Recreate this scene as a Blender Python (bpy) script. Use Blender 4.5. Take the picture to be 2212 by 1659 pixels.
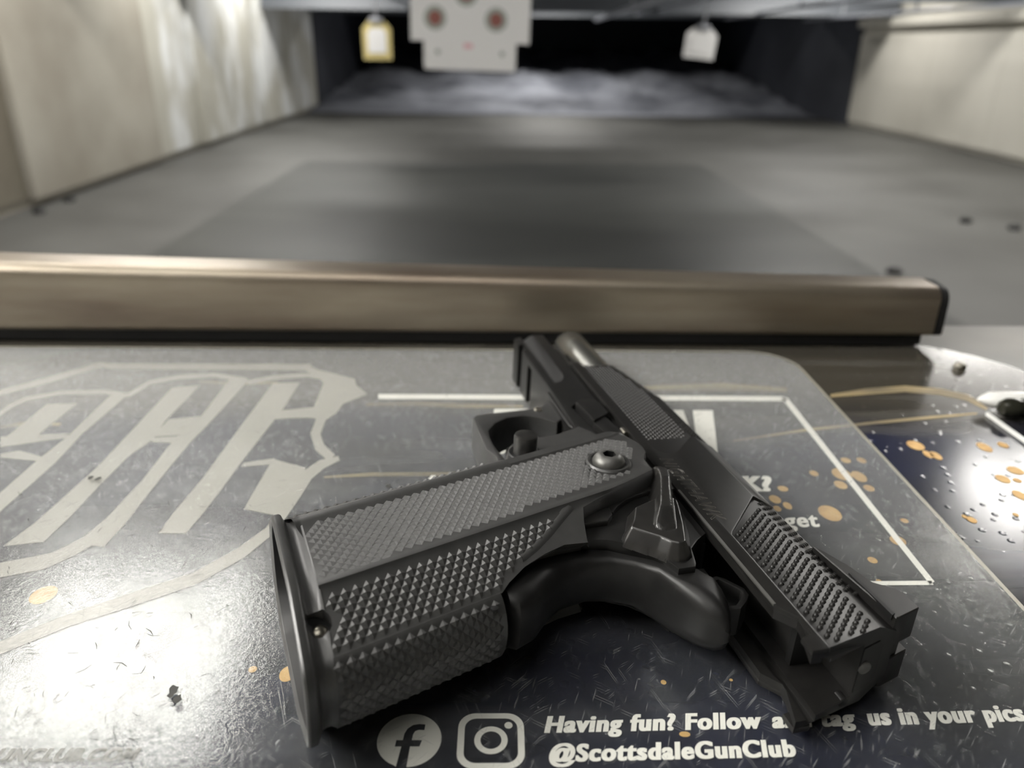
import bpy, bmesh, math, random
from mathutils import Matrix, Vector
random.seed(7)
for o in list(bpy.data.objects): bpy.data.objects.remove(o)
SC = bpy.context.scene
COL = SC.collection
MM = 0.001

# ------------------------------------------------------------------ camera
CAM_H = 0.1398
RW = ((0.99981909, 0.00558018, 0.01818365), (-0.01435787, -0.40560979, 0.91393356), (0.01247538, -0.9140293, -0.40545629))
cam = bpy.data.objects.new('camera', bpy.data.cameras.new('camera')); COL.objects.link(cam)
cam.matrix_world = Matrix(((RW[0][0], -RW[0][1], -RW[0][2], 0), (RW[1][0], -RW[1][1], -RW[1][2], 0), (RW[2][0], -RW[2][1], -RW[2][2], CAM_H), (0, 0, 0, 1)))
cam.data.sensor_width = 36; cam.data.sensor_fit = 'HORIZONTAL'; cam.data.lens = 1655 / 2212 * 36
cam.data.clip_start = 0.005; cam.data.clip_end = 100
cam.data.dof.use_dof = True; cam.data.dof.focus_distance = 0.196; cam.data.dof.aperture_fstop = 11.5
SC.camera = cam
# ------------------------------------------------------------------ world, exposure
SC.view_settings.view_transform = 'Standard'; SC.view_settings.look = 'None'
SC.view_settings.gamma = 1; SC.view_settings.use_curve_mapping = False
SC.view_settings.exposure = 0.55
W = bpy.data.worlds.new('room_air'); SC.world = W; W.use_nodes = True
W.node_tree.nodes['Background'].inputs[0].default_value = (0.9, 0.92, 0.95, 1); W.node_tree.nodes['Background'].inputs[1].default_value = 0.012
LAMP = 13.0          # troffer tube radiance
RANGE_W = 52.0       # downrange ceiling lamps, watts each

# ------------------------------------------------------------------ materials
def mat(name, col, rough=0.5, metal=0.0, spec=0.5, emit=None, estr=0.0):
    m = bpy.data.materials.new(name); m.use_nodes = True
    b = m.node_tree.nodes['Principled BSDF']
    b.inputs['Base Color'].default_value = (*col, 1); b.inputs['Roughness'].default_value = rough
    b.inputs['Metallic'].default_value = metal; b.inputs['Specular IOR Level'].default_value = spec
    if emit: b.inputs['Emission Color'].default_value = (*emit, 1); b.inputs['Emission Strength'].default_value = estr
    return m
def nd(m, t, **kw):
    n = m.node_tree.nodes.new(t)
    for k, v in kw.items():
        if k in n.inputs: n.inputs[k].default_value = v
        else: setattr(n, k, v)
    return n
def lk(m, a, ao, b, bi): m.node_tree.links.new(a.outputs[ao], b.inputs[bi])
def ramp(m, src, out, p0, c0, p1, c1):
    r = nd(m, 'ShaderNodeValToRGB'); e = r.color_ramp.elements
    e[0].position = p0; e[0].color = (*c0, 1); e[1].position = p1; e[1].color = (*c1, 1)
    lk(m, src, out, r, 'Fac'); return r
def noisy(name, c0, c1, scale, rough=0.6, metal=0.0, spec=0.5, p0=0.35, p1=0.65, stretch=(1, 1, 1), detail=4, bump=0.0, bscale=None, bdist=0.001):
    m = mat(name, c0, rough, metal, spec); b = m.node_tree.nodes['Principled BSDF']
    tc = nd(m, 'ShaderNodeTexCoord'); mp = nd(m, 'ShaderNodeMapping'); mp.inputs['Scale'].default_value = stretch
    lk(m, tc, 'Object', mp, 'Vector')
    n = nd(m, 'ShaderNodeTexNoise', Scale=scale, Detail=detail); lk(m, mp, 'Vector', n, 'Vector')
    r = ramp(m, n, 'Fac', p0, c0, p1, c1); lk(m, r, 'Color', b, 'Base Color')
    if bump:
        n2 = nd(m, 'ShaderNodeTexNoise', Scale=bscale or scale * 4, Detail=3); lk(m, mp, 'Vector', n2, 'Vector')
        bp = nd(m, 'ShaderNodeBump', Strength=bump, Distance=bdist); lk(m, n2, 'Fac', bp, 'Height'); lk(m, bp, 'Normal', b, 'Normal')
    return m
M = {}
M['black'] = noisy('black_coated_metal', (0.0105, 0.0103, 0.010), (0.014, 0.0137, 0.0133), 350, rough=0.40, spec=0.36, bump=0.05, bscale=9000, bdist=0.00002)
M['slide'] = noisy('black_slide_metal', (0.012, 0.0115, 0.011), (0.016, 0.0155, 0.0145), 350, rough=0.34, spec=0.38, bump=0.04, bscale=9000, bdist=0.00002)
M['grip'] = noisy('grip_metal', (0.037, 0.0366, 0.0355), (0.046, 0.0456, 0.0445), 300, rough=0.38, spec=0.8, bump=0.05, bscale=8000, bdist=0.00002)
M['inside'] = mat('interior_shade', (0.006, 0.006, 0.006), 0.5)  # near-black colour paints shade into recesses of the same finish
M['safety'] = noisy('worn_control_metal', (0.016, 0.0155, 0.0148), (0.024, 0.023, 0.0215), 300, rough=0.28, spec=0.7)
M['screw'] = mat('grey_screw_steel', (0.15, 0.148, 0.14), 0.42, 0.6)
M['barrel'] = mat('barrel_steel', (0.34, 0.34, 0.315), 0.26, 0.9)
M['pin'] = mat('pin_steel', (0.35, 0.33, 0.28), 0.3, 0.9)
M['engrave'] = mat('engraved_edge', (0.085, 0.08, 0.072), 0.4, 0.3)
M['white_print'] = mat('white_print', (0.95, 0.93, 0.87), 0.55)
M['gold'] = noisy('gold_print', (0.62, 0.36, 0.12), (0.75, 0.48, 0.18), 200, rough=0.5)
M['goldline'] = noisy('gold_vein_print', (0.16, 0.13, 0.08), (0.50, 0.38, 0.18), 60, rough=0.5, stretch=(0.3, 1, 1))
M['steel_bench'] = noisy('bench_steel', (0.10, 0.10, 0.095), (0.20, 0.19, 0.17), 12, rough=0.35, metal=0.7)
M['rubber'] = mat('bar_black', (0.010, 0.010, 0.010), 0.7)
M['clip_white'] = mat('clip_white', (0.85, 0.85, 0.82), 0.3)
M['tube_soft'] = mat('lamp_tube_soft', (1, 1, 1), 0.5, emit=(1.0, 0.975, 0.93), estr=LAMP * 0.30)
M['tube_wide'] = mat('lamp_tube_wide', (1, 1, 1), 0.5, emit=(1.0, 0.975, 0.93), estr=LAMP * 2.0)
M['tube'] = mat('lamp_tube', (1, 1, 1), 0.5, emit=(1.0, 0.975, 0.93), estr=LAMP)
M['lamp_body'] = mat('lamp_body', (0.7, 0.7, 0.68), 0.5)
M['rangelamp'] = mat('range_lamp', (1, 1, 1), 0.5, emit=(1.0, 0.97, 0.92), estr=12)
M['paper'] = mat('target_paper', (0.80, 0.80, 0.80), 0.8)
M['paper_grey'] = mat('target_grey_ring', (0.36, 0.40, 0.37), 0.8)
M['paper_red'] = mat('target_red', (0.28, 0.11, 0.09), 0.8)
M['paper_pink'] = mat('target_pink', (0.75, 0.45, 0.50), 0.8)
M['yellow'] = mat('yellow_card', (0.62, 0.52, 0.22), 0.7)

def bar_steel():
    m = noisy('worn_bar_steel', (0.20, 0.155, 0.12), (0.46, 0.41, 0.325), 16, rough=0.36, metal=0.8, stretch=(0.35, 1, 2.5), p0=0.3, p1=0.7, bump=0.15, bscale=300, bdist=0.0004)
    return m
M['bar'] = bar_steel()
def base_print():
    m = mat('navy_splatter_print', (0.01, 0.012, 0.03), 0.16, 0, 0.5); b = m.node_tree.nodes['Principled BSDF']
    tc = nd(m, 'ShaderNodeTexCoord')
    n = nd(m, 'ShaderNodeTexNoise', Scale=9.0, Detail=5, Roughness=0.6); lk(m, tc, 'Object', n, 'Vector')
    r = ramp(m, n, 'Fac', 0.36, (0.007, 0.0075, 0.009), 0.68, (0.016, 0.020, 0.055)); 
    mp = nd(m, 'ShaderNodeMapping'); mp.inputs['Scale'].default_value = (6, 30, 1); lk(m, tc, 'Object', mp, 'Vector')
    n3 = nd(m, 'ShaderNodeTexNoise', Scale=1.0, Detail=4); lk(m, mp, 'Vector', n3, 'Vector')
    r3 = ramp(m, n3, 'Fac', 0.5, (0, 0, 0), 0.75, (0.10, 0.10, 0.10))
    mx = nd(m, 'ShaderNodeMix', data_type='RGBA', blend_type='ADD'); mx.inputs['Factor'].default_value = 1.0
    sx_ = nd(m, 'ShaderNodeSeparateXYZ'); lk(m, tc, 'Object', sx_, 'Vector')
    nw = nd(m, 'ShaderNodeMath', operation='MULTIPLY_ADD'); lk(m, n3, 'Fac', nw, 0); nw.inputs[1].default_value = 0.10; lk(m, sx_, 'Y', nw, 2)
    rg = ramp(m, nw, 'Value', 0.315, (0, 0, 0), 0.345, (1, 1, 1))
    mg = nd(m, 'ShaderNodeMix', data_type='RGBA'); lk(m, rg, 'Color', mg, 'Factor'); lk(m, r, 'Color', mg, 'A'); mg.inputs['B'].default_value = (0.055, 0.050, 0.040, 1)
    lk(m, mg, 'Result', mx, 'A'); lk(m, r3, 'Color', mx, 'B'); lk(m, mx, 'Result', b, 'Base Color')
    v = nd(m, 'ShaderNodeTexVoronoi', Scale=170.0); lk(m, tc, 'Object', v, 'Vector')
    vr_ = ramp(m, v, 'Distance', 0.10, (1, 1, 1), 0.22, (0, 0, 0))
    bp = nd(m, 'ShaderNodeBump', Strength=0.22, Distance=0.0004); lk(m, vr_, 'Color', bp, 'Height'); lk(m, bp, 'Normal', b, 'Normal')
    return m
M['base'] = base_print()
def plate_mat():
    m = bpy.data.materials.new('scratched_clear_acrylic'); m.use_nodes = True
    nt = m.node_tree; nt.nodes.clear()
    out = nd(m, 'ShaderNodeOutputMaterial'); tc = nd(m, 'ShaderNodeTexCoord')
    tr = nd(m, 'ShaderNodeBsdfTransparent'); tr.inputs['Color'].default_value = (0.93, 0.94, 0.93, 1)
    # scratches: three stretched noise fields, thresholded
    tot = None
    for ang, sx, sy, lo in ((0.55, 110, 2300, 0.70), (-0.8, 90, 1900, 0.70), (1.9, 130, 2600, 0.70), (2.6, 190, 1700, 0.70), (1.2, 60, 2600, 0.70)):
        mr = nd(m, 'ShaderNodeMapping'); mr.inputs['Rotation'].default_value = (0, 0, ang); lk(m, tc, 'Object', mr, 'Vector')
        mp = nd(m, 'ShaderNodeMapping'); mp.inputs['Scale'].default_value = (sx, sy, 1); lk(m, mr, 'Vector', mp, 'Vector')
        n = nd(m, 'ShaderNodeTexNoise', Scale=1.0, Detail=1); lk(m, mp, 'Vector', n, 'Vector')
        r = ramp(m, n, 'Fac', lo, (0, 0, 0), lo + 0.04, (1, 1, 1))
        if tot is None: tot = (r, 'Color')
        else:
            a = nd(m, 'ShaderNodeMath', operation='MAXIMUM'); lk(m, tot[0], tot[1], a, 0); lk(m, r, 'Color', a, 1); tot = (a, 'Value')
    vo = nd(m, 'ShaderNodeTexVoronoi', Scale=260.0); lk(m, tc, 'Object', vo, 'Vector')
    rv = ramp(m, vo, 'Distance', 0.05, (1, 1, 1), 0.11, (0, 0, 0))
    vn = nd(m, 'ShaderNodeTexNoise', Scale=90.0, Detail=2); lk(m, tc, 'Object', vn, 'Vector')
    rn = ramp(m, vn, 'Fac', 0.52, (0, 0, 0), 0.62, (1, 1, 1))
    vm = nd(m, 'ShaderNodeMath', operation='MULTIPLY'); lk(m, rv, 'Color', vm, 0); lk(m, rn, 'Color', vm, 1)
    vx = nd(m, 'ShaderNodeMath', operation='MAXIMUM'); lk(m, tot[0], tot[1], vx, 0); lk(m, vm, 'Value', vx, 1); tot = (vx, 'Value')
    mott = nd(m, 'ShaderNodeTexNoise', Scale=700.0, Detail=4, Roughness=0.65); lk(m, tc, 'Object', mott, 'Vector')
    bp = nd(m, 'ShaderNodeBump', Strength=0.13, Distance=0.0005); lk(m, mott, 'Fac', bp, 'Height')
    bp2 = nd(m, 'ShaderNodeBump', Strength=0.14, Distance=0.0002); lk(m, tot[0], tot[1], bp2, 'Height'); lk(m, bp, 'Normal', bp2, 'Normal')
    gl = nd(m, 'ShaderNodeBsdfGlossy', Roughness=0.06); gl.inputs['Color'].default_value = (1, 1, 1, 1); lk(m, bp2, 'Normal', gl, 'Normal')
    gl2 = nd(m, 'ShaderNodeBsdfGlossy', Roughness=0.38); gl2.inputs['Color'].default_value = (1, 1, 1, 1); lk(m, bp2, 'Normal', gl2, 'Normal')
    gm = nd(m, 'ShaderNodeMixShader', Fac=0.32); lk(m, gl, 'BSDF', gm, 1); lk(m, gl2, 'BSDF', gm, 2)
    df = nd(m, 'ShaderNodeBsdfDiffuse'); df.inputs['Color'].default_value = (0.75, 0.76, 0.76, 1)
    # haze: base amount + scratches + big soft patches of wear
    big = nd(m, 'ShaderNodeTexNoise', Scale=14.0, Detail=3); lk(m, tc, 'Object', big, 'Vector')
    rb = ramp(m, big, 'Fac', 0.35, (0.004, 0.004, 0.004), 0.7, (0.016, 0.016, 0.016))
    sm = nd(m, 'ShaderNodeMath', operation='MULTIPLY_ADD'); lk(m, tot[0], tot[1], sm, 0); sm.inputs[1].default_value = 0.18; lk(m, rb, 'Color', sm, 2)
    lw = nd(m, 'ShaderNodeLayerWeight', Blend=0.5)
    l4 = nd(m, 'ShaderNodeMath', operation='POWER'); lk(m, lw, 'Facing', l4, 0); l4.inputs[1].default_value = 4.0
    sg = nd(m, 'ShaderNodeMath', operation='MULTIPLY_ADD'); lk(m, l4, 'Value', sg, 0); sg.inputs[1].default_value = 1.25; lk(m, sm, 'Value', sg, 2)
    sm = sg
    m1 = nd(m, 'ShaderNodeMixShader'); lk(m, sm, 'Value', m1, 'Fac'); lk(m, tr, 'BSDF', m1, 1); lk(m, df, 'BSDF', m1, 2)
    fr = nd(m, 'ShaderNodeLayerWeight', Blend=0.5); lk(m, bp2, 'Normal', fr, 'Normal')
    f1 = nd(m, 'ShaderNodeMath', operation='POWER'); lk(m, fr, 'Facing', f1, 0); f1.inputs[1].default_value = 5.0
    f2 = nd(m, 'ShaderNodeMath', operation='MULTIPLY_ADD'); lk(m, f1, 'Value', f2, 0); f2.inputs[1].default_value = 0.95; f2.inputs[2].default_value = 0.05
    m2 = nd(m, 'ShaderNodeMixShader'); lk(m, f2, 'Value', m2, 'Fac'); lk(m, m1, 'Shader', m2, 1); lk(m, gm, 'Shader', m2, 2)
    lk(m, m2, 'Shader', out, 'Surface')
    return m
M['plate'] = plate_mat()
M['crest'] = mat('crest_white_print', (0.40, 0.385, 0.345), 0.55)
M['floor'] = noisy('range_concrete', (0.062, 0.062, 0.058), (0.115, 0.116, 0.110), 0.7, rough=0.55, detail=6)
M['runner'] = noisy('rubber_runner', (0.034, 0.036, 0.034), (0.066, 0.069, 0.065), 0.7, rough=0.5, detail=5, stretch=(0.6, 1.6, 1))
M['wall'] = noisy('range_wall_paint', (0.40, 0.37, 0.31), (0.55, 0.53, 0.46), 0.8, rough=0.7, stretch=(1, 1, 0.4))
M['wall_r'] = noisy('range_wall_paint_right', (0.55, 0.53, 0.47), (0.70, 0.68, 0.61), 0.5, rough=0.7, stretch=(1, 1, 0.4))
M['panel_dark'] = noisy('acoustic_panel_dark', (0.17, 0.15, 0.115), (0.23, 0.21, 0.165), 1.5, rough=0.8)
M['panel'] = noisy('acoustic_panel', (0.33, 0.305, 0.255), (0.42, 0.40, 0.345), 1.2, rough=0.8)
M['panel_lit'] = noisy('acoustic_panel_lit_patches', (0.50, 0.49, 0.43), (0.80, 0.82, 0.82), 2.2, rough=0.7, p0=0.45, p1=0.62, stretch=(1, 1, 0.5))  # white patches paint pools of downlight into the panel colour
M['darkwall'] = noisy('black_trap_panel', (0.026, 0.029, 0.040), (0.050, 0.055, 0.070), 0.7, rough=0.7)
M['berm'] = noisy('grey_rubber_berm', (0.14, 0.15, 0.18), (0.40, 0.42, 0.48), 0.8, rough=0.8, detail=4)
M['ceiling'] = noisy('dark_ceiling', (0.05, 0.05, 0.055), (0.09, 0.09, 0.095), 0.6, rough=0.8)
M['baffle'] = mat('baffle_grey', (0.10, 0.11, 0.125), 0.5)
M['rail'] = mat('galvanised_rail', (0.55, 0.57, 0.62), 0.35, 0.8)
M['debris'] = mat('dark_debris', (0.01, 0.01, 0.01), 0.6)

# ------------------------------------------------------------------ mesh helpers
def finish(me, smooth=35):
    if smooth:
        bm = bmesh.new(); bm.from_mesh(me)
        bmesh.ops.recalc_face_normals(bm, faces=bm.faces)
        for f in bm.faces: f.smooth = True
        for e in bm.edges:
            e.smooth = not (len(e.link_faces) != 2 or e.calc_face_angle(0) > math.radians(smooth))
        bm.to_mesh(me); bm.free()
def link(name, me, m, parent=None):
    o = bpy.data.objects.new(name, me); COL.objects.link(o)
    if m is not None and not me.materials: me.materials.append(m)
    if parent: o.parent = parent
    return o
def build(name, vs, fs, m, parent=None, s=1.0, smooth=35):
    me = bpy.data.meshes.new(name); me.from_pydata([(x * s, y * s, z * s) for x, y, z in vs], [], fs); me.validate()
    finish(me, smooth); return link(name, me, m, parent)
def tag(o, label=None, cat=None, group=None, kind=None):
    if label: o['label'] = label
    if cat: o['category'] = cat
    if group: o['group'] = group
    if kind: o['kind'] = kind
    return o
def empty(name, loc=(0, 0, 0)):
    o = bpy.data.objects.new(name, None); COL.objects.link(o); o.location = loc; o.empty_display_size = 0.02; return o
def prism_bm(xz, y0, y1, bev=0.0, seg=2, bm=None, only_top=False):
    own = bmesh.new()
    a = [own.verts.new((x, y0, z)) for x, z in xz]; b = [own.verts.new((x, y1, z)) for x, z in xz]
    n = len(xz); own.faces.new(a); own.faces.new(b[::-1])
    for i in range(n): own.faces.new((a[i], a[(i + 1) % n], b[(i + 1) % n], b[i]))
    bmesh.ops.recalc_face_normals(own, faces=own.faces)
    if bev:
        top = max(y0, y1)
        es = [e for e in own.edges if abs(e.verts[0].co.y - e.verts[1].co.y) < 1e-6 and (not only_top or abs(e.verts[0].co.y - top) < 1e-6)]
        bmesh.ops.bevel(own, geom=es, offset=bev, segments=seg, profile=0.6, affect='EDGES', clamp_overlap=True)
    if bm is None: return own
    me = bpy.data.meshes.new('t'); own.to_mesh(me); own.free(); bm.from_mesh(me); bpy.data.meshes.remove(me); return bm
def from_bm(name, bm, m, parent, s=MM, smooth=35):
    if s != 1: bmesh.ops.scale(bm, vec=(s, s, s), verts=bm.verts)
    me = bpy.data.meshes.new(name); bm.to_mesh(me); bm.free(); finish(me, smooth); return link(name, me, m, parent)
def prism(name, xz, y0, y1, m, parent, bev=0.4, seg=2, only_top=False):
    return from_bm(name, prism_bm(xz, y0, y1, bev, seg, only_top=only_top), m, parent)
def loft_data(secs, closed=True, caps=True):
    vs, fs, n = [], [], len(secs[0])
    for s in secs: vs += list(s)
    for i in range(len(secs) - 1):
        for j in range(n if closed else n - 1):
            k = (j + 1) % n; fs.append((i * n + j, i * n + k, (i + 1) * n + k, (i + 1) * n + j))
    if caps and closed: fs.append(tuple(range(n))[::-1]); fs.append(tuple((len(secs) - 1) * n + j for j in range(n)))
    return vs, fs
def loft(name, secs, m, parent, closed=True, caps=True, s=MM, smooth=35):
    vs, fs = loft_data(secs, closed, caps); return build(name, vs, fs, m, parent, s, smooth)
def boxv(x0, x1, y0, y1, z0, z1):
    return [(x0, y0, z0), (x1, y0, z0), (x1, y1, z0), (x0, y1, z0), (x0, y0, z1), (x1, y0, z1), (x1, y1, z1), (x0, y1, z1)], \
           [(0, 3, 2, 1), (4, 5, 6, 7), (0, 1, 5, 4), (1, 2, 6, 5), (2, 3, 7, 6), (3, 0, 4, 7)]
def box(name, x0, x1, y0, y1, z0, z1, m, parent=None, bev=0.0):
    vs, fs = boxv(x0, x1, y0, y1, z0, z1)
    if not bev: return build(name, vs, fs, m, parent, 1.0, 30)
    bm = bmesh.new(); V = [bm.verts.new(v) for v in vs]
    for f in fs: bm.faces.new([V[i] for i in f])
    bmesh.ops.recalc_face_normals(bm, faces=bm.faces)
    bmesh.ops.bevel(bm, geom=list(bm.edges), offset=bev, segments=3, profile=0.5, affect='EDGES')
    return from_bm(name, bm, m, parent, 1.0)
def ring(c, ax, r, n, ph=0.0, hexa=False):
    # points on a circle round axis 'x','y','z'
    out = []
    for i in range(n):
        a = 2 * math.pi * i / n + ph; rr = r
        if hexa:
            rr = r * math.cos(math.pi / 6) / math.cos((a % (math.pi / 3)) - math.pi / 6)
        p, q = rr * math.cos(a), rr * math.sin(a)
        out.append({'x': (c[0], c[1] + p, c[2] + q), 'y': (c[0] + p, c[1], c[2] + q), 'z': (c[0] + p, c[1] + q, c[2])}[ax])
    return out
def lathe(name, c, ax, prof, m, parent, n=32, s=MM, caps=True, smooth=35):
    i = 'xyz'.index(ax); secs = []
    for d, r in prof:
        cc = list(c); cc[i] += d; secs.append(ring(cc, ax, r, n))
    return loft(name, secs, m, parent, True, caps, s, smooth)
def strip_poly(path, w):
    # closed outline of a stroke of width w (or list) along path
    L, Rr = [], []
    n = len(path)
    for i, (x, y) in enumerate(path):
        x0, y0 = path[max(i - 1, 0)]; x1, y1 = path[min(i + 1, n - 1)]
        dx, dy = x1 - x0, y1 - y0; d = math.hypot(dx, dy) or 1; nx, ny = -dy / d, dx / d
        h = (w[i] if isinstance(w, (list, tuple)) else w) / 2
        L.append((x + nx * h, y + ny * h)); Rr.append((x - nx * h, y - ny * h))
    return L + Rr[::-1]
def lerp(tab, u):
    if u <= tab[0][0]: return tab[0][1]
    for (a, b), (c, d) in zip(tab, tab[1:]):
        if u <= c: return b + (d - b) * (u - a) / (c - a) if c > a else d
    return tab[-1][1]
def boolean(o, cutters):
    for bmc in cutters:
        bmesh.ops.scale(bmc, vec=(MM, MM, MM), verts=bmc.verts); bmesh.ops.recalc_face_normals(bmc, faces=bmc.faces)
        cm = bpy.data.meshes.new('c'); bmc.to_mesh(cm); bmc.free()
        co = bpy.data.objects.new('c', cm); COL.objects.link(co); co.parent = o.parent
        md = o.modifiers.new('b', 'BOOLEAN'); md.object = co; md.operation = 'DIFFERENCE'; md.solver = 'EXACT'
        bpy.context.view_layer.update()
        ev = o.evaluated_get(bpy.context.evaluated_depsgraph_get())
        me = bpy.data.meshes.new_from_object(ev); o.modifiers.clear()
        if len(me.polygons) > 4: o.data = me
        bpy.data.objects.remove(co); bpy.data.meshes.remove(cm)
    finish(o.data, 35)
def pip(p, poly):
    x, y = p; c = False; n = len(poly)
    for i in range(n):
        x0, y0 = poly[i]; x1, y1 = poly[(i + 1) % n]
        if (y0 > y) != (y1 > y) and x < (x1 - x0) * (y - y0) / (y1 - y0) + x0: c = not c
    return c
def text_mesh(body, offset=0.02, outline=False, bev=0.0):
    cu = bpy.data.curves.new('t', 'FONT'); cu.body = body; cu.offset = offset; cu.resolution_u = 6; cu.space_character = 1.13
    if outline: cu.fill_mode = 'NONE'; cu.bevel_depth = bev; cu.bevel_resolution = 1; cu.resolution_u = 3
    o = bpy.data.objects.new('t', cu); COL.objects.link(o); bpy.context.view_layer.update()
    me = bpy.data.meshes.new_from_object(o.evaluated_get(bpy.context.evaluated_depsgraph_get()))
    bpy.data.objects.remove(o); bpy.data.curves.remove(cu)
    vs = [tuple(v.co) for v in me.vertices]; fs = [tuple(p.vertices) for p in me.polygons]; bpy.data.meshes.remove(me)
    return vs, fs
CAPH = 0.729
def flat_text(name, body, O, E, Hv, z, m, parent, offset=0.025, bold=0.045):
    """text laid on the plate: O baseline start, E baseline end, Hv vector of the cap height (all metres, xy)"""
    vs, fs = text_mesh(body, offset)
    x0 = min(v[0] for v in vs); x1 = max(v[0] for v in vs)
    out = []
    L = math.hypot(E[0] - O[0], E[1] - O[1]); hk = math.hypot(*Hv); f0 = fs; fs = []
    for q, dx in enumerate((-bold, 0.0, bold)):
        k = len(out); sh = dx * hk / L
        for v in vs:
            a = 0.012 + 0.976 * (v[0] - x0) / (x1 - x0) + sh; b = v[1] / CAPH
            out.append((O[0] + a * (E[0] - O[0]) + b * Hv[0], O[1] + a * (E[1] - O[1]) + b * Hv[1], z + q * 0.000003))
        fs += [tuple(i + k for i in f) for f in f0]
    me = bpy.data.meshes.new(name); me.from_pydata(out, [], fs); return link(name, me, m, parent)
def flat_polys(name, polys, z, m, parent):
    bm = bmesh.new()
    for k, p in enumerate(polys):
        zz = z + k * 0.000004
        V = [bm.verts.new((x, y, zz)) for x, y in p]
        try: bm.faces.new(V)
        except ValueError: pass
    bmesh.ops.recalc_face_normals(bm, faces=bm.faces)
    for f in bm.faces:
        if f.normal.z < 0: f.normal_flip()
    me = bpy.data.meshes.new(name); bm.to_mesh(me); bm.free(); return link(name, me, m, parent)
def circ(cx, cy, rx, ry=None, n=40, a0=0.0, a1=2 * math.pi):
    ry = ry or rx; return [(cx + rx * math.cos(a0 + (a1 - a0) * i / n), cy + ry * math.sin(a0 + (a1 - a0) * i / n)) for i in range(n)]
# photo point on the bench plane -> bench coordinates in metres (used once to read the print off the sheet)
def bp(px, py, z=0.0):
    d = ((px - 1106) / 1655, (py - 829.5) / 1655, 1.0)
    w = [sum(RW[i][j] * d[j] for j in range(3)) for i in range(3)]
    t = (z - CAM_H) / w[2]; return (w[0] * t, w[1] * t)
def bps(l): return [bp(a, b) for a, b in l]

# ================================================================== THE ROOM
FZ = -1.0; CZ = 1.62
def struct(o): o['kind'] = 'structure'; return o
struct(box('floor', -6, 8, -3, 24, FZ - 0.1, FZ, M['floor']))
struct(box('ceiling', -6, 8, -3, 24, CZ, CZ + 0.1, M['ceiling']))
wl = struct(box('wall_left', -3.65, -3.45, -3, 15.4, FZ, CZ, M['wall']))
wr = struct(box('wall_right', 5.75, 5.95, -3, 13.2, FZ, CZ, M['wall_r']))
struct(box('wall_trap_left', -3.65, -3.40, 15.4, 24, FZ, CZ, M['darkwall']))
struct(box('wall_trap_right', 5.70, 5.95, 13.2, 24, FZ, CZ, M['darkwall']))
struct(box('wall_back', -6, 8, 24, 24.2, FZ, CZ, M['darkwall']))
struct(box('wall_front', -6, 8, -3.2, -3, FZ, CZ, M['wall']))
# acoustic panels on the side walls
for k, (y0, y1, mm, d) in enumerate([(3.2, 5.7, M['panel_dark'], 0.03), (5.7, 8.0, M['panel'], 0.09), (8.0, 9.2, M['panel_lit'], 0.05), (9.2, 10.4, M['panel_lit'], 0.09), (10.4, 11.8, M['panel_lit'], 0.05), (11.8, 13.5, M['panel_lit'], 0.09), (13.5, 15.3, M['panel_lit'], 0.05)]):
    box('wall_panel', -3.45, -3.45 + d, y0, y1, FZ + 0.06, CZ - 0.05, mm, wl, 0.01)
for k, (y0, y1) in enumerate([(6.5, 9.3), (9.3, 10.9), (10.9, 13.15)]):
    box('wall_panel', 5.69, 5.75, y0, y1, FZ + 0.06, 0.36, M['wall_r'], wr, 0.015)
    box('ledge', 5.60, 5.75, y0, y1, 0.44, 0.56, M['wall_r'], wr, 0.015)
# rubber runner on the floor, berm, baffles
r = box('rubber_runner', -2.0, 2.1, 0.9, 8.2, FZ, FZ + 0.012, M['runner'], None, 0.004)
tag(r, 'dark rubber runner lying on the range floor beyond the bench', 'floor mat')
vs, fs = [], []
NX, NY = 60, 30
rb = random.Random(3)
for j in range(NY + 1):
    for i in range(NX + 1):
        x = -3.39 + 9.08 * i / NX; y = 14.2 + 9.7 * j / NY; t = j / NY
        z = FZ + 0.01 + 1.05 * max(0, t - 0.05) ** 1.1 + (0.10 * math.sin(i * 0.9 + j) * math.sin(j * 0.8 + i * .3) + rb.uniform(-.03, .03)) * min(1, t * 3)
        vs.append((x, y, max(z, FZ + 0.002)))
for j in range(NY):
    for i in range(NX): a = j * (NX + 1) + i; fs.append((a, a + 1, a + NX + 2, a + NX + 1))
tag(build('rubber_berm', vs, fs, M['berm'], None, 1.0, 60), 'blue-grey rubble berm sloping up in the dark bullet trap', 'berm')
for k, (y, z0) in enumerate([(6.2, 0.75), (9.0, 0.60), (12.0, 0.56), (15.0, 0.62), (18.5, 0.7)]):
    vs, fs = boxv(-3.4, 5.7, y, y + 0.06, z0, CZ)
    vs = [(a, b + (0.5 if c > z0 + .1 else 0), c) for a, b, c in vs]
    tag(build('ceiling_baffle', vs, fs, M['baffle'], None, 1.0, 30), ['nearest', 'second', 'third', 'fourth', 'farthest'][k] + ' grey bullet baffle sloping across the range ceiling', 'baffle', 'ceiling baffles')
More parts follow.
